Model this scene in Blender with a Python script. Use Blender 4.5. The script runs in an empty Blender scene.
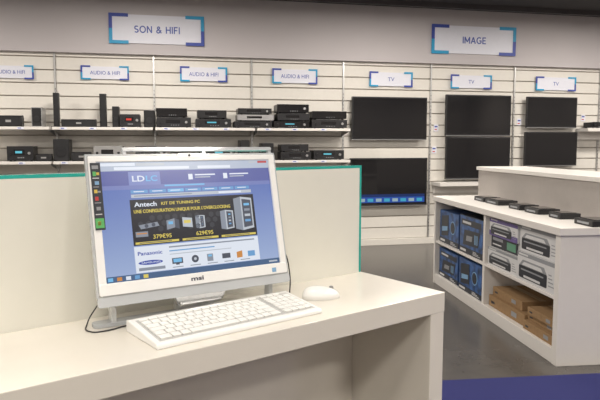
import bpy, bmesh, math, random
from mathutils import Vector, Matrix
random.seed(4)
scene = bpy.context.scene
COL = scene.collection
try:
    scene.view_settings.view_transform = 'Standard'
    scene.view_settings.look = 'None'
except Exception:
    pass

# ------------------------------------------------------------ materials
MATS = {}
def mat(name, col, rough=0.5, metal=0.0, var=0.03, nscale=20.0, bump=0.0, coat=0.0, alpha=None, trans=0.0, spec=0.5):
    if name in MATS: return MATS[name]
    m = bpy.data.materials.new(name); m.use_nodes = True
    nt = m.node_tree; b = nt.nodes['Principled BSDF']
    tc = nt.nodes.new('ShaderNodeTexCoord'); n = nt.nodes.new('ShaderNodeTexNoise')
    n.inputs['Scale'].default_value = nscale; n.inputs['Detail'].default_value = 4
    nt.links.new(tc.outputs['Object'], n.inputs['Vector'])
    r = nt.nodes.new('ShaderNodeValToRGB')
    c = Vector(col)
    lo = [max(0, x*(1-var)) for x in c]; hi = [min(1, x*(1+var)) for x in c]
    r.color_ramp.elements[0].position = 0.3; r.color_ramp.elements[1].position = 0.7
    r.color_ramp.elements[0].color = (*lo, 1); r.color_ramp.elements[1].color = (*hi, 1)
    nt.links.new(n.outputs['Fac'], r.inputs['Fac'])
    nt.links.new(r.outputs['Color'], b.inputs['Base Color'])
    b.inputs['Roughness'].default_value = rough; b.inputs['Metallic'].default_value = metal
    b.inputs['Coat Weight'].default_value = coat
    b.inputs['Transmission Weight'].default_value = trans
    b.inputs['Specular IOR Level'].default_value = spec
    if bump > 0:
        bp = nt.nodes.new('ShaderNodeBump'); bp.inputs['Strength'].default_value = bump
        bp.inputs['Distance'].default_value = 0.002
        nt.links.new(n.outputs['Fac'], bp.inputs['Height']); nt.links.new(bp.outputs['Normal'], b.inputs['Normal'])
    MATS[name] = m
    return m
def em(name, col, s=1.0):
    if name in MATS: return MATS[name]
    m = bpy.data.materials.new(name); m.use_nodes = True
    b = m.node_tree.nodes['Principled BSDF']
    b.inputs['Base Color'].default_value = (0.01, 0.01, 0.01, 1)
    b.inputs['Roughness'].default_value = 0.25
    b.inputs['Emission Color'].default_value = (*col, 1)
    b.inputs['Emission Strength'].default_value = s
    MATS[name] = m
    return m

M_desk = mat('white_laminate', (0.76, 0.72, 0.65), 0.22, var=0.01, coat=0.2)
M_part = mat('partition_white', (0.78, 0.77, 0.70), 0.3, var=0.01)
M_teal = mat('glass_edge_teal', (0.02, 0.42, 0.36), 0.12, var=0.1, coat=0.5)
M_slat = mat('slat_cream', (0.74, 0.71, 0.66), 0.45, var=0.02)
M_dark = mat('groove_backing_brown', (0.42, 0.37, 0.33), 0.8)  # brownish backing wall, visible through the gaps between slats
M_alu = mat('aluminium', (0.55, 0.55, 0.55), 0.35, 0.9)
M_wall = mat('wall_mauve', (0.56, 0.525, 0.54), 0.8, var=0.01, nscale=3)
M_white = mat('white_plastic', (0.88, 0.88, 0.87), 0.2, var=0.01, coat=0.5)
M_key = mat('white_keys', (0.82, 0.82, 0.80), 0.4, var=0.01)
M_keybed = mat('key_bed_grey', (0.50, 0.50, 0.49), 0.5)
M_wheel = mat('wheel_grey', (0.30, 0.30, 0.30), 0.5)
M_black = mat('black_plastic', (0.014, 0.014, 0.016), 0.35)
M_blackg = mat('black_glass', (0.008, 0.008, 0.010), 0.08, coat=0.3)
M_dgrey = mat('dark_grey_metal', (0.025, 0.025, 0.028), 0.35, 0.3)
M_silver = mat('brushed_silver', (0.50, 0.50, 0.51), 0.3, 0.8)
M_chrome = mat('chrome', (0.75, 0.75, 0.76), 0.15, 1.0)
M_grille = mat('speaker_cloth', (0.02, 0.02, 0.022), 0.9, bump=0.4, nscale=400)
M_signw = mat('sign_white', (0.76, 0.77, 0.86), 0.5, var=0.01)
M_navy = mat('sign_navy', (0.04, 0.07, 0.36), 0.5)
M_letter = mat('sign_letter_blue', (0.08, 0.12, 0.42), 0.5)
M_cyan = mat('sign_cyan', (0.02, 0.32, 0.58), 0.5)
M_floor = mat('grey_floor', (0.075, 0.068, 0.062), 0.25, var=0.15, nscale=6)
M_carpet = mat('blue_carpet', (0.012, 0.015, 0.105), 0.95, var=0.25, nscale=300, bump=0.5)
M_ceil = mat('dark_ceiling', (0.03, 0.028, 0.03), 0.8)
M_roomw = mat('room_wall', (0.40, 0.37, 0.35), 0.8, var=0.02)
M_counter = mat('counter_white', (0.74, 0.71, 0.68), 0.35, var=0.01)
M_riser = mat('riser_grey', (0.38, 0.35, 0.33), 0.5, var=0.02)
M_card = mat('cardboard', (0.30, 0.185, 0.09), 0.8, var=0.08, nscale=30)
M_boxblue = mat('carton_blue', (0.02, 0.06, 0.18), 0.4, var=0.3, nscale=8)
M_boxdk = mat('carton_dark', (0.02, 0.024, 0.035), 0.4)
M_boxw = mat('carton_white', (0.64, 0.64, 0.65), 0.5)
M_boxgr = mat('carton_grey', (0.28, 0.29, 0.31), 0.5)
M_boxg = mat('carton_green', (0.12, 0.30, 0.20), 0.5)
M_purp = mat('print_purple', (0.13, 0.09, 0.28), 0.45, var=0.2)
M_lblue = mat('print_light_blue', (0.20, 0.38, 0.60), 0.4)
M_mblue = mat('print_mid_blue', (0.03, 0.09, 0.25), 0.4, var=0.7, nscale=15)
M_red = mat('print_red', (0.5, 0.04, 0.04), 0.5)
M_yellow = mat('print_yellow', (0.65, 0.48, 0.08), 0.5)
M_green = mat('print_green', (0.10, 0.42, 0.12), 0.5)
M_acry = mat('clear_acrylic', (0.9, 0.92, 0.93), 0.08, trans=0.5, var=0.01)
M_frost = mat('frosted_acrylic', (0.72, 0.75, 0.78), 0.12, trans=0.35, var=0.01, coat=0.5)
M_tape = mat('tape', (0.38, 0.27, 0.15), 0.3)
M_lit = em('display_lit_cyan', (0.15, 0.65, 0.8), 0.8)
M_litr = em('display_lit_red', (0.8, 0.05, 0.03), 0.9)

# ------------------------------------------------------------ mesh builder
class MB:
    def __init__(self): self.bm = bmesh.new(); self.mats = []
    def mi(self, m):
        if m not in self.mats: self.mats.append(m)
        return self.mats.index(m)
    def box(self, x0, x1, y0, y1, z0, z1, m):
        i = self.mi(m)
        v = [self.bm.verts.new(p) for p in [(x0,y0,z0),(x1,y0,z0),(x1,y1,z0),(x0,y1,z0),(x0,y0,z1),(x1,y0,z1),(x1,y1,z1),(x0,y1,z1)]]
        for q in [(0,3,2,1),(4,5,6,7),(0,1,5,4),(1,2,6,5),(2,3,7,6),(3,0,4,7)]:
            f = self.bm.faces.new([v[k] for k in q]); f.material_index = i
        return self
    def cyl(self, c, r, h, axis, m, seg=24, r2=None):
        i = self.mi(m); r2 = r if r2 is None else r2
        rings = []
        for s, rr in ((-0.5, r), (0.5, r2)):
            ring = []
            for k in range(seg):
                a = 2*math.pi*k/seg; p, q = rr*math.cos(a), rr*math.sin(a)
                o = {'x': (s*h, p, q), 'y': (q, s*h, p), 'z': (p, q, s*h)}[axis]
                ring.append(self.bm.verts.new((c[0]+o[0], c[1]+o[1], c[2]+o[2])))
            rings.append(ring)
        for k in range(seg):
            k2 = (k+1) % seg
            f = self.bm.faces.new((rings[0][k], rings[0][k2], rings[1][k2], rings[1][k])); f.material_index = i; f.smooth = True
        f = self.bm.faces.new(rings[0][::-1]); f.material_index = i
        f = self.bm.faces.new(rings[1]); f.material_index = i
        return self
    def prism(self, poly, h0, h1, plane, m):
        i = self.mi(m)
        def P(a, b, h): return {'xz': (a, h, b), 'yz': (h, a, b), 'xy': (a, b, h)}[plane]
        A = [self.bm.verts.new(P(a, b, h0)) for a, b in poly]; B = [self.bm.verts.new(P(a, b, h1)) for a, b in poly]
        n = len(poly)
        for k in range(n):
            f = self.bm.faces.new((A[k], A[(k+1) % n], B[(k+1) % n], B[k])); f.material_index = i
        f = self.bm.faces.new(A[::-1]); f.material_index = i
        f = self.bm.faces.new(B); f.material_index = i
        return self
    def rrect(self, a0, a1, b0, b1, r, h0, h1, plane, m, seg=6):
        poly = []
        for cx, cy, st in ((a1-r, b1-r, 0), (a0+r, b1-r, 90), (a0+r, b0+r, 180), (a1-r, b0+r, 270)):
            for k in range(seg+1):
                t = math.radians(st + 90*k/seg); poly.append((cx + r*math.cos(t), cy + r*math.sin(t)))
        return self.prism(poly, h0, h1, plane, m)
    def stroke(self, pts, w, y0, y1, m):
        n = len(pts); L = []; Rr = []
        for k in range(n):
            p = Vector(pts[k]); d0 = (p-Vector(pts[k-1])).normalized() if k else None
            d1 = (Vector(pts[k+1])-p).normalized() if k < n-1 else None
            if d0 is None: d0 = d1
            if d1 is None: d1 = d0
            t = (d0+d1).normalized(); nn = Vector((-t.y, t.x)); c = max(0.35, nn.dot(Vector((-d0.y, d0.x))))
            L.append(p+nn*(w/2/c)); Rr.append(p-nn*(w/2/c))
        i = self.mi(m)
        vv = [[self.bm.verts.new((q.x, y, q.y)) for q in side] for side in (L, Rr) for y in (y0, y1)]
        for k in range(n-1):
            for a, b in ((0, 2), (2, 3), (3, 1), (1, 0)):
                f = self.bm.faces.new((vv[a][k], vv[a][k+1], vv[b][k+1], vv[b][k])); f.material_index = i
        return self
    def obj(self, name, parent=None, loc=(0,0,0), rot=(0,0,0), bevel=0, label=None, seg=2):
        bmesh.ops.recalc_face_normals(self.bm, faces=self.bm.faces)
        me = bpy.data.meshes.new(name); self.bm.to_mesh(me); self.bm.free()
        for m in self.mats: me.materials.append(m)
        o = bpy.data.objects.new(name, me); COL.objects.link(o)
        o.location = loc; o.rotation_euler = rot
        if parent: o.parent = parent
        if bevel > 0:
            b = o.modifiers.new('bevel', 'BEVEL'); b.width = bevel; b.segments = seg; b.limit_method = 'ANGLE'
        if label: o['label'] = label
        return o

def tag(o, label, cat, group=None, kind=None):
    o['label'] = label; o['category'] = cat
    if group: o['group'] = group
    if kind: o['kind'] = kind
    return o
def thing(name, label, cat, loc, rz=0, group=None):
    e = bpy.data.objects.new(name, None); e.empty_display_size = 0.1
    COL.objects.link(e); e.location = loc; e.rotation_euler = (0, 0, rz)
    return tag(e, label, cat, group)
def text(name, body, m, parent, loc, width=None, height=None, size=0.1, rot=(math.pi/2, 0, 0), bold=0.0, label=None, ext=0.0003):
    cu = bpy.data.curves.new(name, 'FONT'); cu.body = body; cu.size = size
    cu.align_x = 'LEFT'; cu.offset = bold*size; cu.extrude = ext; cu.resolution_u = 3
    t = bpy.data.objects.new('tmp', cu); COL.objects.link(t)
    dg = bpy.context.evaluated_depsgraph_get()
    me = bpy.data.meshes.new_from_object(t.evaluated_get(dg)); me.name = name
    bpy.data.objects.remove(t)
    xs = [v.co.x for v in me.vertices]; ys = [v.co.y for v in me.vertices]
    w, h = max(xs)-min(xs), max(ys)-min(ys); cx, cy = (max(xs)+min(xs))/2, (max(ys)+min(ys))/2
    sx = sy = 1.0
    if width: sx = width/w; sy = sx
    if height: sy = height/h; sx = sx if width else sy
    for v in me.vertices: v.co.x = (v.co.x-cx)*sx; v.co.y = (v.co.y-cy)*sy
    me.materials.clear(); me.materials.append(m)
    o = bpy.data.objects.new(name, me); COL.objects.link(o); o.location = loc; o.rotation_euler = rot
    if parent: o.parent = parent
    if label: o['label'] = label
    return o
def wire(name, pts, r, m, parent=None):
    cu = bpy.data.curves.new(name, 'CURVE'); cu.dimensions = '3D'; cu.bevel_depth = r; cu.bevel_resolution = 2; cu.resolution_u = 8
    s = cu.splines.new('BEZIER'); s.bezier_points.add(len(pts)-1)
    for b, p in zip(s.bezier_points, pts):
        b.co = p; b.handle_left_type = b.handle_right_type = 'AUTO'
    t = bpy.data.objects.new('tmp', cu); COL.objects.link(t)
    dg = bpy.context.evaluated_depsgraph_get()
    me = bpy.data.meshes.new_from_object(t.evaluated_get(dg)); me.name = name
    bpy.data.objects.remove(t)
    me.materials.clear(); me.materials.append(m)
    o = bpy.data.objects.new(name, me); COL.objects.link(o)
    if parent: o.parent = parent
    return o

# ------------------------------------------------------------ camera and surveyed frames
CH = 1.45; TH = math.atan(55/600); cT, sT = math.cos(TH), math.sin(TH)
cam_d = bpy.data.cameras.new('camera'); cam = bpy.data.objects.new('camera', cam_d); COL.objects.link(cam)
cam_d.sensor_width = 36; cam_d.lens = 36; cam_d.clip_end = 100
cam.location = (0, 0, CH); cam.rotation_euler = (math.pi/2 - TH, 0, 0)
scene.camera = cam
def bearing(px, py):
    a = (px-300)/600; b = (200-py)/600
    return Vector((a, cT + b*sT, -sT + b*cT))
def at_height(px, py, z):
    d = bearing(px, py); t = (z-CH)/d.z
    return Vector((d.x*t, d.y*t, z))
AW = math.radians(12.1); ex = Vector((math.cos(AW), math.sin(AW), 0)); ey = Vector((-math.sin(AW), math.cos(AW), 0))
W0 = Vector((0, 8.392, 0))
def W(s, o, z): return W0 + ex*s - ey*o + Vector((0, 0, z))
def M(px, py, o=0.0):
    d = bearing(px, py); c = Vector((0, 0, CH))
    t = ((W0-c).dot(ey) - o)/d.dot(ey); p = c + d*t
    return (p-W0).dot(ex), p.z

# ------------------------------------------------------------ room shell
CZ = 3.38
SL, SR, BK = -7.5, 8.5, 11.5
def struct(o): o['kind'] = 'structure'; return o
RW = (0, 0, AW)
struct(MB().box(SL, SR, -BK, 0.3, -0.1, 0, M_floor).obj('floor', loc=W0, rot=RW))
struct(MB().box(SL, SR, -BK, 0.3, CZ, CZ+0.1, M_ceil).obj('ceiling', loc=W0, rot=RW))
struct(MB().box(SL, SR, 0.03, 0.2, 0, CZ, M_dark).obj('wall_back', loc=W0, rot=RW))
struct(MB().box(SL, SL+0.1, -BK, 0.03, 0, CZ, M_roomw).obj('wall_left', loc=W0, rot=RW))
struct(MB().box(SR-0.1, SR, -BK, 0.03, 0, CZ, M_roomw).obj('wall_right', loc=W0, rot=RW))
struct(MB().box(SL+0.1, SR-0.1, -BK, -BK+0.1, 0, CZ, M_roomw).obj('wall_front', loc=W0, rot=RW))
ztop = M(300, 60)[1]
struct(MB().box(SL+0.1, SR-0.1, -0.06, 0.03, ztop, CZ, M_wall).obj('wall_header', loc=W0, rot=RW, bevel=0.004))
struct(MB().box(SL+0.1, SR-0.1, -0.035, 0.03, 0, 0.09, M_slat).obj('baseboard_back', loc=W0, rot=RW, bevel=0.004))
for k in range(9):
    o = -0.35 - k*1.1
    struct(MB().box(SL+0.1, SR-0.1, o-0.05, o, CZ-0.06, CZ, mat('baffle', (0.07, 0.065, 0.07), 0.6)).obj('trim_%d' % (k+1), loc=W0, rot=RW))

ups = [M(x, 130)[0] for x in (-130, -40, 57, 155, 252, 343, 430, 513, 598)]
ups += [ups[-1]+1.3, ups[-1]+2.6]
pitch = 0.165
for k in range(len(ups)-1):
    a, b = ups[k]+0.012, ups[k+1]-0.012
    mb = MB(); z = 0.09
    while z < ztop-0.01:
        z1 = min(z+pitch-0.008, ztop-0.002)
        mb.box(a-ups[k], b-ups[k], 0.005, 0.03, z+0.006, z1, M_slat); z += pitch
    o = mb.obj('slatwall_panel', loc=W(ups[k], 0, 0), rot=RW, bevel=0.003, seg=1)
    tag(o, 'cream slatted wall panel with horizontal grooves', 'wall panel', 'slatwall panels'); o['kind'] = 'structure'
    mb = MB().box(-0.011, 0.011, -0.012, 0.03, 0.09, ztop-0.002, M_alu)
    for j in range(40):
        mb.box(-0.003, 0.003, -0.0125, -0.011, 0.2+j*0.05, 0.22+j*0.05, M_black)
    o = mb.obj('slotted_upright', loc=W(ups[k], 0, 0), rot=RW)
    tag(o, 'slim aluminium slotted upright between slatwall panels', 'upright', 'slotted uprights')

# ------------------------------------------------------------ signs
def arc(cx, cz, rx, rz, a0, a1, n=10):
    return [(cx+rx*math.cos(math.radians(a0+(a1-a0)*k/n)), cz+rz*math.sin(math.radians(a0+(a1-a0)*k/n))) for k in range(n+1)]
GLY = {
 'I': (0.18, [[(0.09, 0), (0.09, 1)]]),
 'H': (0.72, [[(0.08, 0), (0.08, 1)], [(0.64, 0), (0.64, 1)], [(0.08, 0.52), (0.64, 0.52)]]),
 'F': (0.58, [[(0.08, 0), (0.08, 1)], [(0.08, 0.93), (0.56, 0.93)], [(0.08, 0.5), (0.5, 0.5)]]),
 'E': (0.60, [[(0.08, 0), (0.08, 1)], [(0.08, 0.93), (0.58, 0.93)], [(0.08, 0.5), (0.52, 0.5)], [(0.08, 0.07), (0.58, 0.07)]]),
 'N': (0.74, [[(0.08, 0), (0.08, 1)], [(0.66, 0), (0.66, 1)], [(0.08, 0.97), (0.66, 0.03)]]),
 'M': (0.92, [[(0.08, 0), (0.08, 1)], [(0.84, 0), (0.84, 1)], [(0.08, 0.96), (0.46, 0.22)], [(0.46, 0.22), (0.84, 0.96)]]),
 'A': (0.80, [[(0.05, 0), (0.40, 0.97)], [(0.40, 0.97), (0.75, 0)], [(0.18, 0.33), (0.62, 0.33)]]),
 'O': (0.92, [arc(0.46, 0.5, 0.38, 0.44, 0, 360, 24)]),
 'S': (0.62, [arc(0.31, 0.715, 0.22, 0.22, 30, 270, 10)+arc(0.31, 0.275, 0.24, 0.215, 90, -150, 10)]),
 'G': (0.86, [arc(0.46, 0.5, 0.38, 0.44, 48, 325, 18)+[(0.77, 0.46), (0.48, 0.46)]]),
 '&': (0.82, [[(0.76, 0.04), (0.22, 0.68)]+arc(0.36, 0.77, 0.15, 0.16, 190, -20, 8)+[(0.14, 0.36)]+arc(0.31, 0.26, 0.22, 0.2, 150, 300, 8)+[(0.62, 0.3), (0.7, 0.5)]]),
 ' ': (0.32, []),
}
def letters(word, parent, z, h, y):
    tot = sum(GLY[c][0]+0.13 for c in word)-0.13; x = -tot*h/2
    mb = MB()
    for c in word:
        for i, s in enumerate(GLY[c][1]): mb.stroke([(x+a*h, z+b*h) for a, b in s], 0.17*h, y-0.0002*i, y+0.003, M_letter)
        x += (GLY[c][0]+0.13)*h
    mb.obj('sign_lettering', parent)
def sign(px0, py0, px1, py1, word, big=False):
    o = 0.06 if big else 0.0
    s0, za = M(px0, (py0+py1)/2, o); s1, zb = M(px1, (py0+py1)/2, o)
    zt = M((px0+px1)/2, py0, o)[1]; zl = M((px0+px1)/2, py1, o)[1]
    w = s1-s0; h = zt-zl
    e = thing('wall_sign', ('large' if big else 'small')+' white rectangular sign with blue corner brackets reading '+word, 'sign',
              W((s0+s1)/2, o, zl), AW, 'department signs' if big else 'small aisle signs')
    MB().box(-w/2+0.01, w/2-0.01, -0.02, 0, 0.01, h-0.01, M_signw).obj('sign_panel', e)
    t = h*0.11; L = w*0.2
    for sx, v in ((-1, 0), (1, 1)):
        for up in (0, 1):
            mm = M_cyan if (up == v) else M_navy
            x0 = sx*w/2; x1 = x0 - sx*L; xt = x0 - sx*t
            z0 = h if up else 0; z1 = z0 - t if up else z0 + t; zc = h/2
            mb = MB().box(min(x0, x1), max(x0, x1), -0.028, -0.018, min(z0, z1), max(z0, z1), mm)
            mb.box(min(x0, xt), max(x0, xt), -0.028, -0.018, min(z1, zc), max(z1, zc), mm)
            mb.obj('corner_bracket', e)
    if big: letters(word, e, h*0.38, h*0.23, -0.0225)
    elif len(word) > 4: text('sign_lettering', word, M_letter, e, (0, -0.021, h/2), width=w*0.62, height=h*0.26, size=1, ext=0.001)
    else: text('sign_lettering', word, M_letter, e, (0, -0.021, h/2), height=h*0.26, size=1, ext=0.001)
sign(109, 15, 204, 45, 'SON & HIFI', True)
sign(431, 26, 515, 55, 'IMAGE', True)
for a, t0, b, t1 in ((-13, 65, 34, 79), (81, 66, 129, 80), (180, 67, 227, 82), (272, 69, 317, 84)):
    sign(a, t0, b, t1, 'AUDIO & HIFI')
for a, t0, b, t1 in ((369, 72, 412, 87), (450, 75, 491, 89), (535, 77, 575, 91)):
    sign(a, t0, b, t1, 'TV')

# ------------------------------------------------------------ wall shelves
SZ1, SZ2, SD = 1.67, 1.25, 0.42
def shelf(k, z):
    a, b = ups[k]+0.015, ups[k+1]-0.015
    L = b-a
    e = thing('wall_shelf', 'white laminate shelf on metal brackets carrying hi-fi equipment', 'shelf', W((a+b)/2, 0, z-0.035), AW, 'wall shelves')
    MB().box(-L/2, L/2, -SD, -0.013, 0, 0.035, M_counter).obj('shelf_board', e, bevel=0.003)
    for sx in (-1, 1):
        x = sx*(L/2-0.012)
        MB().prism([(-0.005, 0), (-0.34, 0), (-0.34, -0.015), (-0.005, -0.07)], x-0.003, x+0.003, 'yz', M_alu).obj('shelf_bracket', e)
for k in range(0, 5):
    shelf(k, SZ1); shelf(k, SZ2)

def place(px0, px1, pyt, z, front=0.36):
    pm = (px0+px1)/2
    s0 = M(px0, 130, front)[0]; s1 = M(px1, 130, front)[0]
    h = M(pm, pyt, front)[1] - z
    return (s0+s1)/2, s1-s0, max(h, 0.03)
def receiver(x, w, h, z, silver=False, knobs=2, d=0.28, grp='hi-fi components on the wall shelves', front=0.36, lit=None):
    e = thing('hifi_receiver', ('silver-fronted' if silver else 'black')+' slim hi-fi component with display and knobs on a white shelf', 'hi-fi component', W(x, front-d/2, z), AW, grp)
    f = M_silver if silver else random.choice((M_dgrey, M_black, M_blackg))
    MB().box(-w/2, w/2, -d/2+0.012, d/2, 0.012, h, M_black).obj('body', e, bevel=0.003)
    MB().box(-w/2-0.002, w/2+0.002, -d/2, -d/2+0.012, 0.010, h+0.002, f).obj('front_panel', e, bevel=0.002)
    MB().box(-w*0.24, w*0.18, -d/2-0.002, -d/2, h*0.45, h*0.78, M_blackg).obj('display_window', e)
    if lit: MB().box(-w*0.18, w*0.08, -d/2-0.003, -d/2-0.002, h*0.54, h*0.69, lit).obj('lit_readout', e)
    kr = min(h*0.16, 0.016)
    for i in range(knobs):
        MB().cyl(((w*0.36 if i == 0 else -w*0.38), -d/2-0.01, h*0.55), kr, 0.02, 'y', M_dgrey if (silver or i) else M_silver, 16).obj('knob', e)
    for i in (-1, 0, 1, 2):
        MB().box(i*w*0.07-0.009, i*w*0.07+0.003, -d/2-0.003, -d/2, h*0.22, h*0.29, M_boxgr).obj('button', e)
    for sx in (-1, 1):
        for sy in (-1, 1):
            MB().cyl((sx*w*0.4, sy*d*0.35, 0.006), 0.015, 0.012, 'z', M_black, 12).obj('foot', e)
    return e
def rcv(a, b, t, z, n=1, silver=(), knobs=2, lit=None):
    x, w, h = place(a, b, t, z); zc = z
    parts = [random.uniform(0.75, 1.25) for _ in range(n)]; tot = sum(parts)
    for i in range(n):
        hh = h*parts[i]/tot
        receiver(x+(random.uniform(-0.03, 0.03) if i else 0), w*random.choice((0.97, 0.9, 0.82)) if i else w, hh-0.004, zc, i in silver, (knobs+i) % 3, lit=lit if i == 0 else None)
        zc += hh-0.001
def speaker(a, b, t, z, tall=False, light=False):
    x, w, h = place(a, b, t, z); d = min(0.26, w*1.6+0.04)
    mbody = M_silver if light else M_black
    e = thing('loudspeaker', ('tall slim' if tall else 'compact')+(' silver' if light else ' black')+' loudspeaker standing on a white shelf', 'loudspeaker', W(x, 0.2, z), AW, 'loudspeakers on the wall shelves')
    if tall:
        MB().rrect(-w*0.9, w*0.9, -d/2, d/2, min(w*0.4, d*0.3), 0, 0.012, 'xy', M_black).obj('base', e)
        MB().rrect(-w/2, w/2, -w*0.6, w*0.6, w*0.2, 0.012, h, 'xy', mbody).obj('cabinet', e)
        for zz in (0.3, 0.55, 0.8):
            MB().cyl((0, -w*0.62, h*zz), w*0.34, 0.012, 'y', M_dgrey, 20, w*0.22).obj('driver', e)
    else:
        MB().box(-w/2, w/2, -d/2, d/2, 0, h, mbody).obj('cabinet', e, bevel=0.006)
        MB().box(-w/2+0.01, w/2-0.01, -d/2-0.008, -d/2, 0.01, h-0.01, M_grille).obj('grille', e, bevel=0.003)
        r = min(w, h)*0.3
        MB().cyl((0, -d/2-0.012, h*0.42), r, 0.01, 'y', M_dgrey, 24, r*0.7).obj('driver', e)
def bar(a, b, t, z):
    x, w, h = place(a, b, t, z)
    e = thing('soundbar', 'low black soundbar with cloth grille on a white shelf', 'soundbar', W(x, 0.28, z), AW, 'soundbars on the wall shelves')
    MB().rrect(-0.05, 0.05, 0, h, h*0.3, -w/2, w/2, 'yz', M_black).obj('body', e)
    MB().box(-w/2+0.03, w/2-0.03, -0.054, -0.048, h*0.15, h*0.85, M_grille).obj('grille', e)
    MB().box(-0.03, 0.03, -0.056, -0.052, h*0.4, h*0.6, M_silver).obj('status_panel', e)

bar(-6, 22, 115, SZ1)
speaker(31, 42, 107, SZ1, light=True)
speaker(52, 58, 92, SZ1, True)
bar(61, 96, 119, SZ1)
speaker(99, 106, 93, SZ1, True)
speaker(112, 119, 106, SZ1)
rcv(120, 140, 114, SZ1, lit=M_litr)
speaker(144, 155, 110, SZ1)
rcv(157, 191, 108, SZ1, 2, ())
rcv(196, 231, 110, SZ1, 2, lit=M_lit)
rcv(235, 272, 108, SZ1, 3, (1,))
rcv(274, 309, 104, SZ1, 3, lit=M_lit)
rcv(312, 347, 111, SZ1, 2)
rcv(6, 32, 146, SZ2, lit=M_lit)
bar(34, 50, 154, SZ2)
speaker(52, 68, 139, SZ2)
bar(70, 90, 152, SZ2)
rcv(93, 122, 146, SZ2, 1, (0,))
rcv(135, 165, 146, SZ2)
rcv(170, 200, 150, SZ2, 1)
rcv(205, 235, 147, SZ2, lit=M_lit)
speaker(240, 250, 140, SZ2)
speaker(262, 274, 143, SZ2)
rcv(281, 311, 144, SZ2, 2)
rcv(314, 344, 150, SZ2, 1, lit=M_lit)
for k in range(1, 5):
    for z in (SZ1, SZ2):
        for j in (0.12, 0.4, 0.7):
            s = ups[k]+(ups[k+1]-ups[k])*j
            o = MB().box(-0.04, 0.04, -0.003, 0, -0.032, -0.004, M_signw).box(-0.03, 0.01, -0.0035, -0.003, -0.022, -0.012, M_navy).obj('price_label', loc=W(s, SD, z), rot=RW)
            tag(o, 'small white price label on a shelf edge', 'price label', 'price labels')

# ------------------------------------------------------------ televisions
M_tvblue = em('tv_blue', (0.015, 0.08, 0.40), 0.8); M_tvcy = em('tv_cyan', (0.05, 0.42, 0.6), 0.8); M_tvw = em('tv_pale', (0.4, 0.55, 0.6), 0.7)
def tv(px0, py0, px1, py1, on=False, lbl='large flat black television mounted on the slatted wall'):
    o = 0.10; pm = (px0+px1)/2; ym = (py0+py1)/2
    s0 = M(px0, ym, o)[0]; s1 = M(px1, ym, o)[0]; zt = M(pm, py0, o)[1]; zl = M(pm, py1, o)[1]
    w = s1-s0; h = zt-zl
    e = thing('television', lbl, 'television', W((s0+s1)/2, 0, zl), AW, 'wall-mounted televisions')
    MB().box(-w/2, w/2, -0.10, -0.06, 0, h, M_black).obj('bezel', e, bevel=0.004)
    MB().box(-w/2+0.1, w/2-0.1, -0.06, -0.03, 0.08, h-0.08, M_black).obj('rear_cover', e, bevel=0.01)
    MB().box(-0.15, 0.15, -0.03, 0.005, h*0.35, h*0.65, M_dgrey).obj('wall_mount', e)
    b = 0.018
    MB().box(-w/2+b, w/2-b, -0.102, -0.099, 0.03, h-b, M_blackg).obj('screen', e)
    MB().box(-w/2, w/2, -0.103, -0.1, 0, 0.008, M_silver).obj('lower_trim', e)
    if on:
        W2 = w-2*b; L0 = -W2/2+W2*0.09
        mb = MB().box(L0, W2/2-0.02, -0.1026, -0.102, 0.05, 0.13, M_tvblue)
        mb.box(L0, W2/2-0.02, -0.1026, -0.102, 0.13, 0.17, em('tv_deep', (0.0, 0.03, 0.18), 0.6))
        for i in range(8):
            x = L0+W2*0.88*(i+0.15)/8
            mb.box(x, x+W2*0.075, -0.103, -0.1026, 0.065, 0.11, M_tvcy if i % 2 else M_tvw)
        mb.obj('screen_picture', e)
tv(352, 97, 427, 140)
tv(350, 158, 427, 206, True, 'large flat television on the slatted wall showing a blue strip menu')
tv(446, 95, 511, 136)
tv(446, 137, 510, 179)
tv(527, 97, 577, 128)
tv(525, 132, 577, 166)
def ledge(px0, px1, py, lbl):
    s0, z = M(px0, py, 0.3); s1 = M(px1, py, 0.3)[0]; w = s1-s0
    e = thing('display_ledge', lbl, 'shelf', W((s0+s1)/2, 0.013, z-0.05), AW, 'display ledges')
    MB().box(-w/2, w/2, -0.29, 0, 0, 0.05, M_counter).obj('ledge_board', e, bevel=0.003)
    MB().box(-w/2+0.02, w/2-0.02, -0.03, 0, -0.12, 0, M_counter).obj('support_rail', e)
    return z
ledge(440, 512, 183, 'white display ledge below the televisions')
zz = ledge(588, 640, 128, 'white display ledge on the slatted wall')
x, w, h = place(592, 606, 118, zz, 0.25)
receiver(x, w, 0.09, zz, front=0.27, d=0.22)
for px, py in ((436, 128), (434, 150), (519, 122), (583, 118)):
    s, z = M(px, py)
    o = MB().box(-0.035, 0.035, -0.006, 0.005, -0.05, 0.05, M_signw).box(-0.025, 0.02, -0.007, -0.006, 0.01, 0.03, M_navy).box(-0.025, 0.01, -0.007, -0.006, -0.03, -0.015, M_red).obj('price_card', loc=W(s, 0, z), rot=RW)
    tag(o, 'small white price card clipped to the slatted wall', 'price card', 'price cards')

# ------------------------------------------------------------ carpet
AC = math.radians(6.5)
c0 = at_height(600, 374, 0)
o = MB().box(-1.3, 3.0, -4, 0, 0, 0.006, M_carpet).obj('carpet', loc=c0, rot=(0, 0, AC))
tag(o, 'deep blue carpet area laid on the grey floor', 'carpet')

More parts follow.
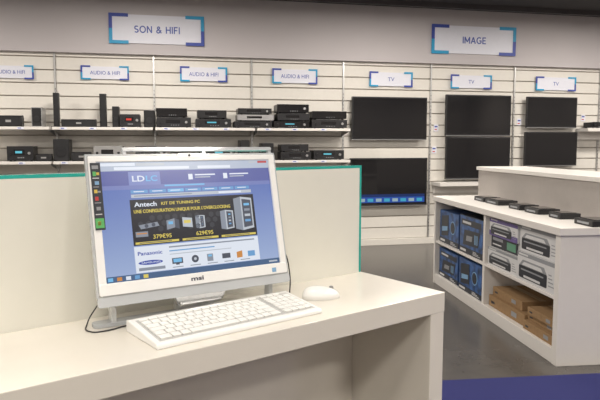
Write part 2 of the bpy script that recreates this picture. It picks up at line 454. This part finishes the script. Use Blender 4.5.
# ------------------------------------------------------------ product counter
KA = math.radians(-83.8); K0 = Vector((1.413, 6.27, 0))
kx = Vector((math.cos(KA), math.sin(KA), 0)); ky = Vector((-math.sin(KA), math.cos(KA), 0))
def K(x, y, z): return K0 + kx*x + ky*y + Vector((0, 0, z))
KL, KD, KH = 2.46, 1.0, 0.92
e = thing('display_counter', 'long white shop counter with open shelves full of boxes', 'counter', K(KL/2, KD/2, 0), KA)
def kb(name, x0, x1, y0, y1, z0, z1, m=M_counter, bev=0.003):
    return MB().box(x0-KL/2, x1-KL/2, y0-KD/2, y1-KD/2, z0, z1, m).obj(name, e, bevel=bev)
kb('countertop', -0.01, KL+0.02, -0.02, KD, KH-0.05, KH)
kb('end_panel', 0, 0.04, 0, KD, 0, KH-0.05); kb('end_panel', KL-0.06, KL, 0, KD, 0, KH-0.05)
kb('divider', 1.23, 1.27, 0.01, 0.5, 0.10, KH-0.05)
kb('bottom_shelf', 0.04, KL-0.06, 0.005, KD, 0.0, 0.10)
kb('middle_shelf', 0.04, 1.23, 0.01, 0.5, 0.43, 0.455); kb('middle_shelf', 1.27, KL-0.06, 0.01, 0.5, 0.43, 0.455)
kb('back_board', 0.04, KL-0.06, 0.5, 0.52, 0.10, KH-0.05, M_riser)
r = thing('display_riser', 'raised grey display block with a white top on the counter', 'display riser', K(KL/2, 0.73, KH), KA)
MB().box(-KL/2, KL/2, -0.26, 0.26, 0, 0.27, M_riser).obj('riser_body', r, bevel=0.003)
MB().box(-KL/2-0.01, KL/2+0.01, -0.28, 0.27, 0.27, 0.305, M_counter).obj('riser_top', r, bevel=0.003)

def carton(x0, x1, z, h, d, y, body, style, lbl, grp):
    w = x1-x0
    b = thing('product_box', lbl, 'box', K((x0+x1)/2, y+d/2, z), KA, grp)
    MB().box(-w/2, w/2, -d/2, d/2, 0, h, body).obj('carton', b, bevel=0.003)
    f = -d/2
    mb = MB()
    def R(u0, u1, v0, v1, m, k=1): mb.box(-w/2+u0*w, -w/2+u1*w, f-0.001*k, f, v0*h, v1*h, m)
    if style in ('case', 'board'):
        R(0.02, 0.98, 0.02, 0.98, M_mblue); R(0.0, 1.0, 0.0, 0.16, M_boxdk, 2)
        for i in range(3): R(0.6, 0.9-0.08*i, 0.04+i*0.035, 0.055+i*0.035, M_boxw, 3)
        R(0.05, 0.3, 0.05, 0.11, M_boxw, 3)
    if style == 'case':
        mb.prism([(-w*0.40, h*0.2), (-w*0.02, h*0.28), (-w*0.02, h*0.9), (-w*0.40, h*0.82)], f-0.003, f, 'xz', M_boxdk)
        mb.prism([(-w*0.36, h*0.35), (-w*0.07, h*0.42), (-w*0.07, h*0.55), (-w*0.36, h*0.5)], f-0.004, f, 'xz', M_lblue)
        mb.cyl((w*0.2, f-0.0015, h*0.55), h*0.2, 0.003, 'y', M_lblue, 28); mb.cyl((w*0.2, f-0.002, h*0.55), h*0.17, 0.004, 'y', M_boxdk, 28)
    elif style == 'board':
        R(0.08, 0.92, 0.74, 0.9, M_boxdk, 2); R(0.14, 0.5, 0.79, 0.85, M_boxw, 3)
        mb.prism([(-w*0.34, h*0.22), (w*0.30, h*0.26), (w*0.38, h*0.66), (-w*0.28, h*0.62)], f-0.003, f, 'xz', M_boxdk)
        mb.prism([(-w*0.2, h*0.34), (w*0.05, h*0.36), (w*0.07, h*0.5), (-w*0.18, h*0.48)], f-0.004, f, 'xz', M_boxgr)
        for i in range(3): R(0.66+i*0.05, 0.685+i*0.05, 0.32, 0.56, M_lblue, 4)
    elif style in ('device', 'purple'):
        if style == 'purple': R(0.0, 1.0, 0.0, 0.30, M_purp); R(0.0, 1.0, 0.80, 1.0, M_purp)
        else: R(0.0, 1.0, 0.86, 1.0, M_boxgr)
        mb.rrect(-w*0.44, w*0.30, h*0.10, h*0.54, 0.012, f-0.002, f, 'xz', M_boxdk)
        mb.prism([(-w*0.44, h*0.52), (w*0.30, h*0.52), (w*0.22, h*0.74), (-w*0.34, h*0.74)], f-0.002, f, 'xz', M_boxgr)
        mb.prism([(-w*0.36, h*0.56), (w*0.20, h*0.56), (w*0.15, h*0.68), (-w*0.30, h*0.68)], f-0.003, f, 'xz', M_boxw)
        R(0.12, 0.72, 0.38, 0.43, M_boxgr, 3); R(0.2, 0.64, 0.14, 0.22, M_boxw, 3)
        for i in range(4): R(0.84, 0.97-0.02*i, 0.2+i*0.12, 0.23+i*0.12, M_boxgr, 2)
        R(0.05, 0.3, 0.90, 0.96, M_boxw, 2)
    elif style == 'dark':
        R(0.02, 0.98, 0.04, 0.96, M_boxdk); R(0.08, 0.45, 0.62, 0.85, M_boxgr, 2); R(0.6, 0.9, 0.2, 0.8, M_boxg, 2); R(0.08, 0.4, 0.25, 0.35, M_boxw, 2)
    elif style == 'brown':
        R(0.66, 0.80, 0.3, 0.72, M_boxgr); R(0.08, 0.18, 0.35, 0.55, M_boxdk)
    mb.obj('printed_front', b)
    if style == 'brown':
        MB().box(-w/2, w/2, -0.025, 0.025, h, h+0.001, M_tape).obj('packing_tape', b)
G1, G2, G3 = 'blue computer part boxes on the counter shelves', 'white electronics boxes on the counter shelf', 'brown cardboard boxes on the bottom shelf'
LB = 'dark blue printed computer part carton with case picture'; LB2 = 'dark blue printed carton picturing a circuit board'
carton(0.07, 0.60, 0.455, 0.33, 0.36, 0.04, M_boxblue, 'case', LB, G1)
carton(0.65, 1.19, 0.455, 0.35, 0.36, 0.03, M_boxdk, 'board', LB2, G1)
carton(0.07, 0.60, 0.10, 0.29, 0.36, 0.04, M_boxblue, 'board', LB2, G1)
carton(0.65, 1.19, 0.10, 0.30, 0.36, 0.03, M_boxblue, 'case', LB, G1)
LW = 'white printed carton picturing a black electronic device'
carton(1.29, 1.82, 0.455, 0.15, 0.36, 0.03, M_boxw, 'device', LW, G2)
carton(1.30, 1.80, 0.606, 0.10, 0.36, 0.05, M_boxw, 'dark', 'white carton with a dark printed front and green picture', G2)
carton(1.31, 1.81, 0.707, 0.14, 0.36, 0.03, M_boxw, 'purple', 'white and purple carton picturing a black electronic device', G2)
carton(1.84, 2.38, 0.455, 0.21, 0.36, 0.02, M_boxw, 'device', LW, G2)
carton(1.83, 2.37, 0.666, 0.19, 0.36, 0.04, M_boxw, 'device', LW, G2)
LC = 'flat brown cardboard box with a grey address label'
carton(1.29, 1.92, 0.10, 0.09, 0.38, 0.05, M_card, 'brown', LC, G3)
carton(1.94, 2.39, 0.10, 0.065, 0.38, 0.03, M_card, 'brown', LC, G3)
carton(1.93, 2.35, 0.167, 0.05, 0.38, 0.07, M_card, 'brown', LC, G3)
carton(1.30, 1.82, 0.192, 0.07, 0.34, 0.08, M_card, 'brown', LC, G3)
carton(1.98, 2.38, 0.219, 0.055, 0.36, 0.04, M_card, 'brown', LC, G3)

def gadget(px, py, w, d):
    p = at_height(px, py, KH); q = p-K0; x = q.dot(kx); y = max(0.10, min(0.30, q.dot(ky)))
    g = thing('network_box', 'flat black network box with black security cable', 'electronic device', K(x, y, KH+0.0005), KA, 'demo devices on the counter')
    MB().rrect(-w/2, w/2, -d/2, d/2, 0.008, 0, 0.04, 'xy', M_black).obj('body', g, bevel=0.003)
    MB().box(-w*0.3, w*0.3, -d/2-0.002, -d/2, 0.012, 0.026, M_boxgr).obj('front_strip', g)
    MB().rrect(-w*0.4, w*0.4, -d*0.35, d*0.35, 0.006, 0.04, 0.044, 'xy', M_blackg).obj('top_plate', g)
    yy = 0.449-y
    wire('security_cable', [(w*0.2, d*0.45, 0.02), (w*0.3, d*0.5+0.015, 0.012), (w*0.55, d*0.5+0.02, 0.006), (w*0.7, d*0.3, 0.006)], 0.004, M_black, g)
gadget(488, 201, 0.22, 0.17)
gadget(507, 204, 0.28, 0.18)
gadget(529, 209, 0.20, 0.17)
gadget(551, 213, 0.22, 0.18)
gadget(573, 218, 0.16, 0.16)
gadget(598, 225, 0.22, 0.18)

# ------------------------------------------------------------ foreground desk and partition
AD = math.radians(37.28); dx = Vector((math.cos(AD), math.sin(AD), 0)); dy = Vector((-math.sin(AD), math.cos(AD), 0))
def D(a, n, z): return dx*a + dy*n + Vector((0, 0, z))
ZD = 1.04; CF = 0.0
E0, E1, N0, N1 = -1.6, 1.323, 1.067, 1.412
ec, ncn = (E0+E1)/2, (N0+N1)/2
desk = thing('display_desk', 'thick white laminate demonstration desk holding the computer', 'desk', D(ec, ncn, CF), AD)
def db(name, a0, a1, n0, n1, z0, z1, m=M_desk, bev=0.002):
    return MB().box(a0-ec, a1-ec, n0-ncn, n1-ncn, z0-CF, z1-CF, m).obj(name, desk, bevel=bev)
db('desktop', E0, E1, N0, N1-0.001, ZD-0.056, ZD)
db('end_panel', E1-0.056, E1, N0+0.002, N1-0.001, CF, ZD-0.056); db('end_panel', E0, E0+0.056, N0+0.002, N1-0.001, CF, ZD-0.056)
db('back_panel', E0+0.056, E1-0.056, N1-0.025, N1-0.001, CF, ZD-0.056)
g = MB().cyl((0, 0, 0), 0.006, 0.03, 'x', M_white, 16); g.cyl((-0.018, 0, 0), 0.011, 0.006, 'x', M_chrome, 16)
g.obj('cable_clip', desk, loc=(E1-0.056-0.015-ec, 0.02-0.1, ZD-0.056-0.03-CF))

part = thing('counter_partition', 'low white partition panel with teal glass edging behind the desk', 'partition', D(ec, N1+0.02, CF), AD)
ZP = 1.385; GE = 0.008
MB().box(E0-ec, E1-ec-GE, -0.02, 0.02, 0, ZP-CF-GE, M_part).obj('panel', part, bevel=0.001)
MB().box(E0-ec, E1-ec, -0.02, 0.02, ZP-CF-GE, ZP-CF, M_teal).box(E1-ec-GE, E1-ec, -0.02, 0.02, 0, ZP-CF-GE, M_teal).obj('glass_edge', part, label='teal green glass edge')

# ------------------------------------------------------------ all-in-one computer
AM = math.radians(32.8)
mx = Vector((math.cos(AM), math.sin(AM), 0)); my = Vector((-math.sin(AM), math.cos(AM), 0))
PC0 = Vector((-0.251, 1.419, ZD)) + mx*0.014
pc = thing('all_in_one_computer', 'white all-in-one desktop computer showing a blue shopping web page', 'computer', PC0, AM)
TILT = -math.radians(13)
SW, SH = 0.448, 0.274
disp = MB().rrect(-SW/2-0.018, SW/2+0.016, -0.028, SH+0.014, 0.010, 0.006, 0.028, 'xz', M_white).obj('display', pc, loc=(0, 0, 0.104), rot=(TILT, 0, 0), bevel=0.003)
fr = MB()
fr.box(-SW/2-0.018, -SW/2, -0.002, 0.006, -0.022, SH+0.002, M_white)
fr.box(SW/2, SW/2+0.016, -0.002, 0.006, -0.022, SH+0.002, M_white)
fr.box(-SW/2-0.018, SW/2+0.016, -0.002, 0.006, SH, SH+0.014, M_white)
fr.obj('screen_frame', disp, bevel=0.002)
MB().rrect(-SW/2-0.018, SW/2+0.016, -0.028, 0.0, 0.006, -0.004, 0.006, 'xz', M_white).obj('chin', disp, bevel=0.002)
rim = MB().box(-SW/2-0.023, -SW/2-0.0185, 0.002, 0.012, -0.03, SH+0.019, M_frost)
rim.box(SW/2+0.0165, SW/2+0.021, 0.002, 0.012, -0.03, SH+0.019, M_frost)
rim.box(-SW/2-0.023, SW/2+0.021, 0.002, 0.012, SH+0.0145, SH+0.019, M_frost)
rim.obj('acrylic_rim', disp, label='thin clear acrylic rim')
MB().rrect(-SW/2-0.023, SW/2+0.021, -0.052, -0.0285, 0.006, -0.003, 0.006, 'xz', M_frost).obj('clear_lower_edge', disp, bevel=0.001, label='clear glossy acrylic strip')
MB().box(-SW/2-0.012, SW/2+0.010, -0.0046, -0.004, -0.0285, -0.0265, M_silver).obj('chin_trim', disp)
MB().rrect(-0.19, 0.19, 0.0, 0.20, 0.03, 0.028, 0.042, 'xz', M_white).obj('rear_housing', disp, bevel=0.004)
gm = bpy.data.materials.new('page_backdrop'); gm.use_nodes = True; nt = gm.node_tree; bs = nt.nodes['Principled BSDF']
tc = nt.nodes.new('ShaderNodeTexCoord'); sp = nt.nodes.new('ShaderNodeSeparateXYZ'); mr = nt.nodes.new('ShaderNodeMapRange'); rp = nt.nodes.new('ShaderNodeValToRGB')
nt.links.new(tc.outputs['Object'], sp.inputs[0]); nt.links.new(sp.outputs['Z'], mr.inputs['Value'])
mr.inputs['From Min'].default_value = 0; mr.inputs['From Max'].default_value = SH
nt.links.new(mr.outputs['Result'], rp.inputs['Fac'])
rp.color_ramp.elements[0].color = (0.36, 0.46, 0.70, 1); rp.color_ramp.elements[1].color = (0.12, 0.19, 0.50, 1)
rp.color_ramp.elements[0].position = 0.0; rp.color_ramp.elements[1].position = 0.75
nt.links.new(rp.outputs['Color'], bs.inputs['Emission Color']); bs.inputs['Emission Strength'].default_value = 0.9
bs.inputs['Base Color'].default_value = (0.01, 0.01, 0.01, 1); bs.inputs['Roughness'].default_value = 0.25
def S(n, c, s=0.95): return em('page_'+n, c, s)
P_head = S('header', (0.10, 0.12, 0.36)); P_chrome = S('browser', (0.45, 0.51, 0.63)); P_hd2 = S('header_light', (0.17, 0.21, 0.48))
P_white = S('white', (0.74, 0.79, 0.88)); P_black = S('black', (0.012, 0.013, 0.022)); P_nav = S('nav', (0.14, 0.34, 0.62))
P_yel = S('yellow', (0.72, 0.58, 0.12)); P_red = S('red', (0.5, 0.06, 0.06)); P_task = S('task', (0.06, 0.12, 0.24)); P_cy = S('cyan', (0.18, 0.48, 0.78)); P_gr = S('grey', (0.25, 0.28, 0.34)); P_or = S('orange', (0.6, 0.25, 0.06)); P_pan = S('samsung', (0.03, 0.06, 0.36)); P_dk = S('dim', (0.07, 0.08, 0.11)); P_lg = S('light_grey', (0.5, 0.54, 0.6)); P_hex = S('hexagon', (0.035, 0.038, 0.05)); P_logo = S('logo_plate', (0.20, 0.25, 0.54))
pg = MB()
def R(u0, u1, v0, v1, m, k=1):
    pg.box(-SW/2+u0*SW, -SW/2+u1*SW, 0.0055-0.0003*k, 0.006, SH*(1-v1), SH*(1-v0), m)
def Q(pts, m, k):
    pg.prism([(-SW/2+a*SW, SH*(1-b)) for a, b in pts], 0.0055-0.0003*k, 0.006, 'xz', m)
R(0, 1, 0, 1, gm)
R(0, 1, 0, 0.075, P_chrome, 2); R(0.01, 0.2, 0.006, 0.032, P_white, 3); R(0.205, 0.36, 0.010, 0.032, P_lg, 3); R(0.09, 0.5, 0.041, 0.066, P_white, 3); R(0.55, 0.75, 0.041, 0.066, P_white, 3)
R(0.93, 0.99, 0.006, 0.026, P_red, 3); R(0.87, 0.92, 0.006, 0.026, P_lg, 3)
R(0, 1, 0.075, 0.235, P_head, 2); R(0, 1, 0.20, 0.235, P_hd2, 3); R(0.16, 0.33, 0.085, 0.20, P_logo, 3)
for i in range(7): R(0.165+i*0.10, 0.255+i*0.10, 0.243, 0.27, P_cy if i == 2 else P_nav, 3)
for i in range(7): R(0.18+i*0.10, 0.235+i*0.10, 0.253, 0.260, P_white, 4)
R(0.165, 0.865, 0.28, 0.308, P_lg, 3); R(0.66, 0.80, 0.285, 0.303, P_white, 4); R(0.18, 0.5, 0.290, 0.298, P_gr, 4)
R(0.35, 0.58, 0.205, 0.219, P_cy, 4); R(0.49, 0.515, 0.115, 0.165, P_white, 3); R(0.70, 0.725, 0.115, 0.165, P_white, 3)
for u in (0.53, 0.74): R(u, u+0.12, 0.118, 0.130, P_white, 3); R(u, u+0.09, 0.142, 0.150, P_lg, 3)
R(0.155, 0.875, 0.325, 0.715, P_black, 3)
for i in range(12):
    for j in range(3):
        cx, cy = 0.18+i*0.042+(j % 2)*0.021, 0.49+j*0.048
        if random.random() < 0.6: pg.cyl((-SW/2+cx*SW, 0.0046, SH*(1-cy)), 0.0072, 0.0006, 'y', P_hex, 6)
Q([(0.19, 0.545), (0.29, 0.525), (0.30, 0.56), (0.20, 0.58)], P_gr, 5); pg.cyl((-SW/2+0.23*SW, 0.0038, SH*(1-0.555)), 0.0045, 0.001, 'y', P_dk, 16); pg.cyl((-SW/2+0.268*SW, 0.0038, SH*(1-0.547)), 0.0045, 0.001, 'y', P_dk, 16)
R(0.17, 0.235, 0.60, 0.645, P_gr, 5); R(0.175, 0.23, 0.612, 0.622, P_or, 6)
Q([(0.34, 0.52), (0.385, 0.505), (0.385, 0.585), (0.34, 0.60)], P_gr, 5); Q([(0.385, 0.505), (0.41, 0.52), (0.41, 0.60), (0.385, 0.585)], P_dk, 5); R(0.35, 0.375, 0.53, 0.555, P_cy, 6)
Q([(0.43, 0.50), (0.485, 0.512), (0.485, 0.595), (0.43, 0.583)], P_lg, 5); R(0.437, 0.475, 0.528, 0.555, P_yel, 6)
def pc_case(a, b, t, bt):
    m_ = a+(b-a)*0.38; h_ = bt-t
    Q([(a, t+h_*0.05), (m_, t), (m_, bt), (a, bt-h_*0.06)], P_gr, 4); Q([(m_, t), (b, t+h_*0.05), (b, bt-h_*0.06), (m_, bt)], P_lg, 4)
    Q([(m_+0.008, t+h_*0.07), (b-0.008, t+h_*0.11), (b-0.008, bt-h_*0.12), (m_+0.008, bt-h_*0.08)], P_dk, 5)
    for i in range(4): R(m_+0.018, b-0.018, t+h_*(0.2+i*0.16), t+h_*(0.27+i*0.16), (P_cy, P_gr, P_lg, P_nav)[i], 6)
pc_case(0.745, 0.86, 0.345, 0.66); pc_case(0.655, 0.735, 0.46, 0.64); pc_case(0.505, 0.56, 0.49, 0.61)
for a, b in ((0.165, 0.40), (0.42, 0.63), (0.65, 0.865)): R(a, b, 0.688, 0.706, P_yel, 4); R(a+0.02, b-0.04, 0.694, 0.700, P_dk, 5)
R(0.155, 0.875, 0.725, 0.945, P_white, 3)
pg.prism([(-SW/2+SW*(0.235+0.065*math.cos(2*math.pi*k/28)), SH*(0.135+0.019*math.sin(2*math.pi*k/28))) for k in range(28)], 0.0043, 0.006, 'xz', P_pan)
R(0.17, 0.31, 0.905, 0.93, P_gr, 4)
R(0.35, 0.41, 0.85, 0.90, P_dk, 4); R(0.357, 0.403, 0.857, 0.888, P_cy, 5); R(0.37, 0.39, 0.90, 0.91, P_dk, 4)
pg.cyl((-SW/2+0.48*SW, 0.0045, SH*(1-0.875)), 0.009, 0.002, 'y', P_dk, 20); pg.cyl((-SW/2+0.48*SW, 0.0043, SH*(1-0.875)), 0.0035, 0.002, 'y', P_lg, 16)
R(0.55, 0.585, 0.845, 0.91, P_gr, 4); R(0.557, 0.578, 0.852, 0.87, P_cy, 5); R(0.64, 0.69, 0.855, 0.90, P_dk, 4); Q([(0.73, 0.855), (0.765, 0.845), (0.765, 0.905), (0.73, 0.91)], P_or, 4); R(0.80, 0.845, 0.855, 0.905, P_nav, 4)
R(0.34, 0.85, 0.745, 0.757, P_gr, 4); R(0.34, 0.6, 0.78, 0.79, P_nav, 4); R(0.34, 0.7, 0.81, 0.818, P_lg, 4)
for i in range(5): R(0.35+i*0.10, 0.41+i*0.10, 0.925, 0.932, P_gr, 4)
R(0, 1, 0.95, 1.0, P_task, 4)
for i, m in enumerate((P_cy, P_or, P_white, P_nav, P_yel)): R(0.01+i*0.045, 0.035+i*0.045, 0.96, 0.99, m, 5)
R(0.93, 0.985, 0.968, 0.982, P_lg, 5)
pg.obj('web_page', disp)
def pt(body, m, u, v, w, h=None, b=0.0):
    text('page_lettering', body, m, disp, (-SW/2+u*SW, 0.0030, SH*(1-v)), width=w*SW, height=(h*SH if h else None), size=1, bold=b)
pt('LD', P_white, 0.210, 0.145, 0.066, 0.050, 0.02); pt('LC', P_cy, 0.281, 0.145, 0.062, 0.050, 0.02)
pt('Antech', P_white, 0.235, 0.368, 0.12, 0.04, 0.02)
pt('KIT DE TUNING PC', P_yel, 0.43, 0.368, 0.22, 0.026, 0.015)
pt('UNE CONFIGURATION UNIQUE POUR L\'OVERCLOCKING', P_yel, 0.445, 0.430, 0.55, 0.036, 0.02)
pt('379\u20ac95', P_yel, 0.31, 0.650, 0.10, 0.038, 0.01); pt('629\u20ac95', P_yel, 0.55, 0.652, 0.10, 0.038, 0.01)
pt('Panasonic', P_pan, 0.235, 0.785, 0.13, 0.032, 0.015); pt('SAMSUNG', P_white, 0.235, 0.865, 0.10, 0.016)
ML = mat('logo_dark', (0.05, 0.055, 0.09), 0.4)
text('maker_logo', 'msi', ML, disp, (-0.012, -0.0047, -0.013), width=0.032, height=0.010, size=1, bold=0.02)
MB().box(SW/2-0.03, SW/2-0.018, -0.0045, -0.004, -0.022, -0.011, M_lblue).obj('badge', disp)
X0 = -SW/2-0.0145
st = MB().box(X0, X0+0.022, -0.0040, 0.0052, 0.120, SH-0.002, M_boxdk)
for z0, z1, x0, x1, m in ((0.258, 0.266, 0, 0.014, M_boxgr), (0.242, 0.252, 0.001, 0.008, M_green), (0.244, 0.250, 0.009, 0.015, M_yellow), (0.236, 0.238, 0, 0.014, M_boxw), (0.222, 0.230, 0.004, 0.013, M_lblue), (0.216, 0.218, 0, 0.012, M_boxgr), (0.203, 0.211, 0.001, 0.008, M_yellow), (0.204, 0.208, 0.009, 0.015, M_boxgr), (0.186, 0.195, 0.002, 0.009, M_red), (0.180, 0.182, 0, 0.014, M_boxgr), (0.164, 0.172, 0.003, 0.012, M_boxgr), (0.154, 0.156, 0, 0.014, M_boxw), (0.124, 0.146, -0.002, 0.017, M_green), (0.130, 0.139, 0.003, 0.010, M_yellow)):
    st.box(X0+0.003+x0, X0+0.003+x1, -0.0046, -0.0040, z0, z1, m)
st.obj('feature_sticker', disp, label='tall dark sticker with green and yellow graphics')
hb = MB().rrect(-0.160, 0.240, SH+0.027, SH+0.036, 0.004, 0.006, 0.020, 'xz', M_frost)
for x in (-0.155, 0.045, 0.235): hb.box(x-0.004, x+0.004, 0.008, 0.018, SH+0.0135, SH+0.028, M_frost)
hb.obj('top_handle', disp, label='raised clear acrylic bar')
MB().rrect(-0.03, 0.03, SH+0.008, SH+0.019, 0.004, -0.003, 0.010, 'xz', M_white).cyl((0, -0.004, SH+0.0135), 0.003, 0.003, 'y', M_black, 16).obj('webcam', disp)
MB().rrect(-0.250, 0.240, 0.015, 0.05, 0.012, 0, 0.010, 'xy', M_frost).obj('foot_bar', pc, bevel=0.002)
for sx in (-1, 1):
    MB().prism([(0.018, 0.009), (0.045, 0.009), (0.040, 0.085), (0.020, 0.085)], sx*0.205-0.006, sx*0.205+0.006, 'yz', M_acry).obj('stand_leg', pc, bevel=0.002)
MB().prism([(-0.075, 0.068), (0.075, 0.068), (0.055, 0.026), (-0.055, 0.026)], -0.002, 0.02, 'xz', M_chrome).obj('speaker_unit', pc, bevel=0.006)
MB().prism([(0.035, 0.009), (0.055, 0.009), (0.062, 0.12), (0.045, 0.12)], -0.05, 0.05, 'yz', M_white).obj('rear_support', pc)

# ------------------------------------------------------------ keyboard
kbx = D(0.479+0.217, 1.112+0.074, ZD)
kbd = thing('computer_keyboard', 'slim white computer keyboard with flat square keys', 'keyboard', kbx, AD+0.02)
KW, KDp = 0.434, 0.158
prof = [(-KDp/2, 0.0), (KDp/2, 0.0), (KDp/2, 0.026), (KDp/2-0.012, 0.028), (-KDp/2+0.004, 0.012), (-KDp/2, 0.008)]
MB().prism(prof, -KW/2, KW/2, 'yz', M_white).obj('body', kbd, bevel=0.003)
slope = math.atan2(0.016, KDp-0.016)
def ktop(y): return 0.012 + (y+KDp/2-0.004)*math.tan(slope)
MB().box(-KW/2+0.012, KW/2-0.012, -0.066, 0.056, -0.001, 0.0006, M_keybed).obj('key_bed', kbd, loc=(0, 0, ktop(0)), rot=(slope, 0, 0))
kmeshes = {}
def key(x, y, w, d):
    kk = (round(w, 4), round(d, 4))
    if kk not in kmeshes:
        o = MB().box(-w/2, w/2, -d/2, d/2, 0, 0.004, M_key).obj('key', kbd, bevel=0.001)
        kmeshes[kk] = o
    else:
        o = kmeshes[kk].copy(); o.parent = kbd; COL.objects.link(o)
    o.location = (x, y, ktop(y)+0.0006); o.rotation_euler = (slope, 0, 0)
u = 0.0190; gap = 0.0030
rows = [(0.047, 0.6, [1]*14), (0.028, 1, [1]*13+[1.6]), (0.008, 1, [1.5]+[1]*12+[1.1]), (-0.012, 1, [1.7]+[1]*11+[1.9]),
        (-0.032, 1, [1.2]+[1]*12+[1.4]), (-0.053, 1, [1.3, 1, 1, 5.6, 1, 1, 1, 1, 1.3])]
for y, hd, ws in rows:
    tot = sum(ws); avail = 0.308; f = avail/tot; x = -KW/2+0.015
    for wk in ws:
        ww = wk*f; key(x+ww/2, y, ww-gap, u*hd-gap+0.0012); x += ww
    for j in range(4):
        if hd < 1 and j == 3: continue
        key(-KW/2+0.015+0.308+0.012+0.02*j+0.01, y, 0.02-gap, u*hd-gap+0.0012)

# ------------------------------------------------------------ mouse
mp = at_height(321, 298, ZD)
ms = thing('computer_mouse', 'small rounded white computer mouse', 'mouse', mp, -1.35)
def dome(name, hh, m, k=1.0):
    bm = bmesh.new(); bmesh.ops.create_uvsphere(bm, u_segments=32, v_segments=16, radius=1)
    for v in bm.verts:
        x, y, z = v.co; z = max(z, 0)
        v.co = (x*0.031*k*(1-0.10*y), y*0.052*k, (z**0.6 if z > 0 else 0)*hh*(1-0.20*y))
    bmesh.ops.remove_doubles(bm, verts=bm.verts, dist=1e-6)
    for f in bm.faces: f.smooth = True
    me = bpy.data.meshes.new(name); bm.to_mesh(me); bm.free(); me.materials.append(m)
    o = bpy.data.objects.new(name, me); COL.objects.link(o); o.parent = ms; return o
dome('shell', 0.033, M_white)
MB().cyl((0, 0.028, 0.0265), 0.006, 0.006, 'x', M_wheel, 20).obj('scroll_wheel', ms)

# cables on the desk
def Pm(x, y, z): return PC0 + mx*x + my*y + Vector((0, 0, z))
c = wire('power_cable', [Pm(-0.225, 0.062, 0.05), Pm(-0.255, 0.055, 0.008), Pm(-0.262, 0.0, 0.002), Pm(-0.235, -0.012, 0.002), Pm(-0.19, 0.0, 0.002), Pm(-0.14, 0.005, 0.002)], 0.0016, M_black)
tag(c, 'thin black power cable lying beside the computer', 'cable')
c = wire('data_cable', [Pm(0.215, 0.06, 0.16), Pm(0.262, 0.055, 0.13), Pm(0.280, 0.045, 0.06), Pm(0.270, 0.03, 0.003), Pm(0.250, 0.0, 0.002)], 0.0018, M_dgrey)
tag(c, 'thin grey cable looping from the computer side to the desk', 'cable')

# ------------------------------------------------------------ lights
def lamp(s, o, watts, sx=1.4, sy=0.5, col=(1.0, 0.93, 0.84)):
    p = W(s, o, CZ-0.09)
    e = thing('ceiling_light', 'rectangular white recessed ceiling light fitting', 'ceiling light', p, AW, 'ceiling lights')
    MB().box(-sx/2-0.03, sx/2+0.03, -sy/2-0.03, sy/2+0.03, 0.02, 0.09, M_white).obj('fitting', e)
    MB().box(-sx/2, sx/2, -sy/2, sy/2, 0.012, 0.02, em('lamp_diffuser', (1, 0.93, 0.84), 2.0)).obj('diffuser', e)
    l = bpy.data.lights.new('lamp', 'AREA'); l.shape = 'RECTANGLE'; l.size = sx; l.size_y = sy; l.energy = watts; l.color = col
    lo = bpy.data.objects.new('lamp', l); COL.objects.link(lo); lo.parent = e; lo.location = (0, 0, 0.0)
for s in (-5, -2, 1, 4, 7):
    for o, wt in ((1.9, 76), (5.0, 44), (7.2, 26), (9.6, 66)):
        lamp(s, o, wt, 0.9 if o < 2 else 1.1, 0.35)
wd = bpy.data.worlds.new('world'); scene.world = wd; wd.use_nodes = True
wd.node_tree.nodes['Background'].inputs['Color'].default_value = (0.9, 0.9, 1, 1)
wd.node_tree.nodes['Background'].inputs['Strength'].default_value = 0.3
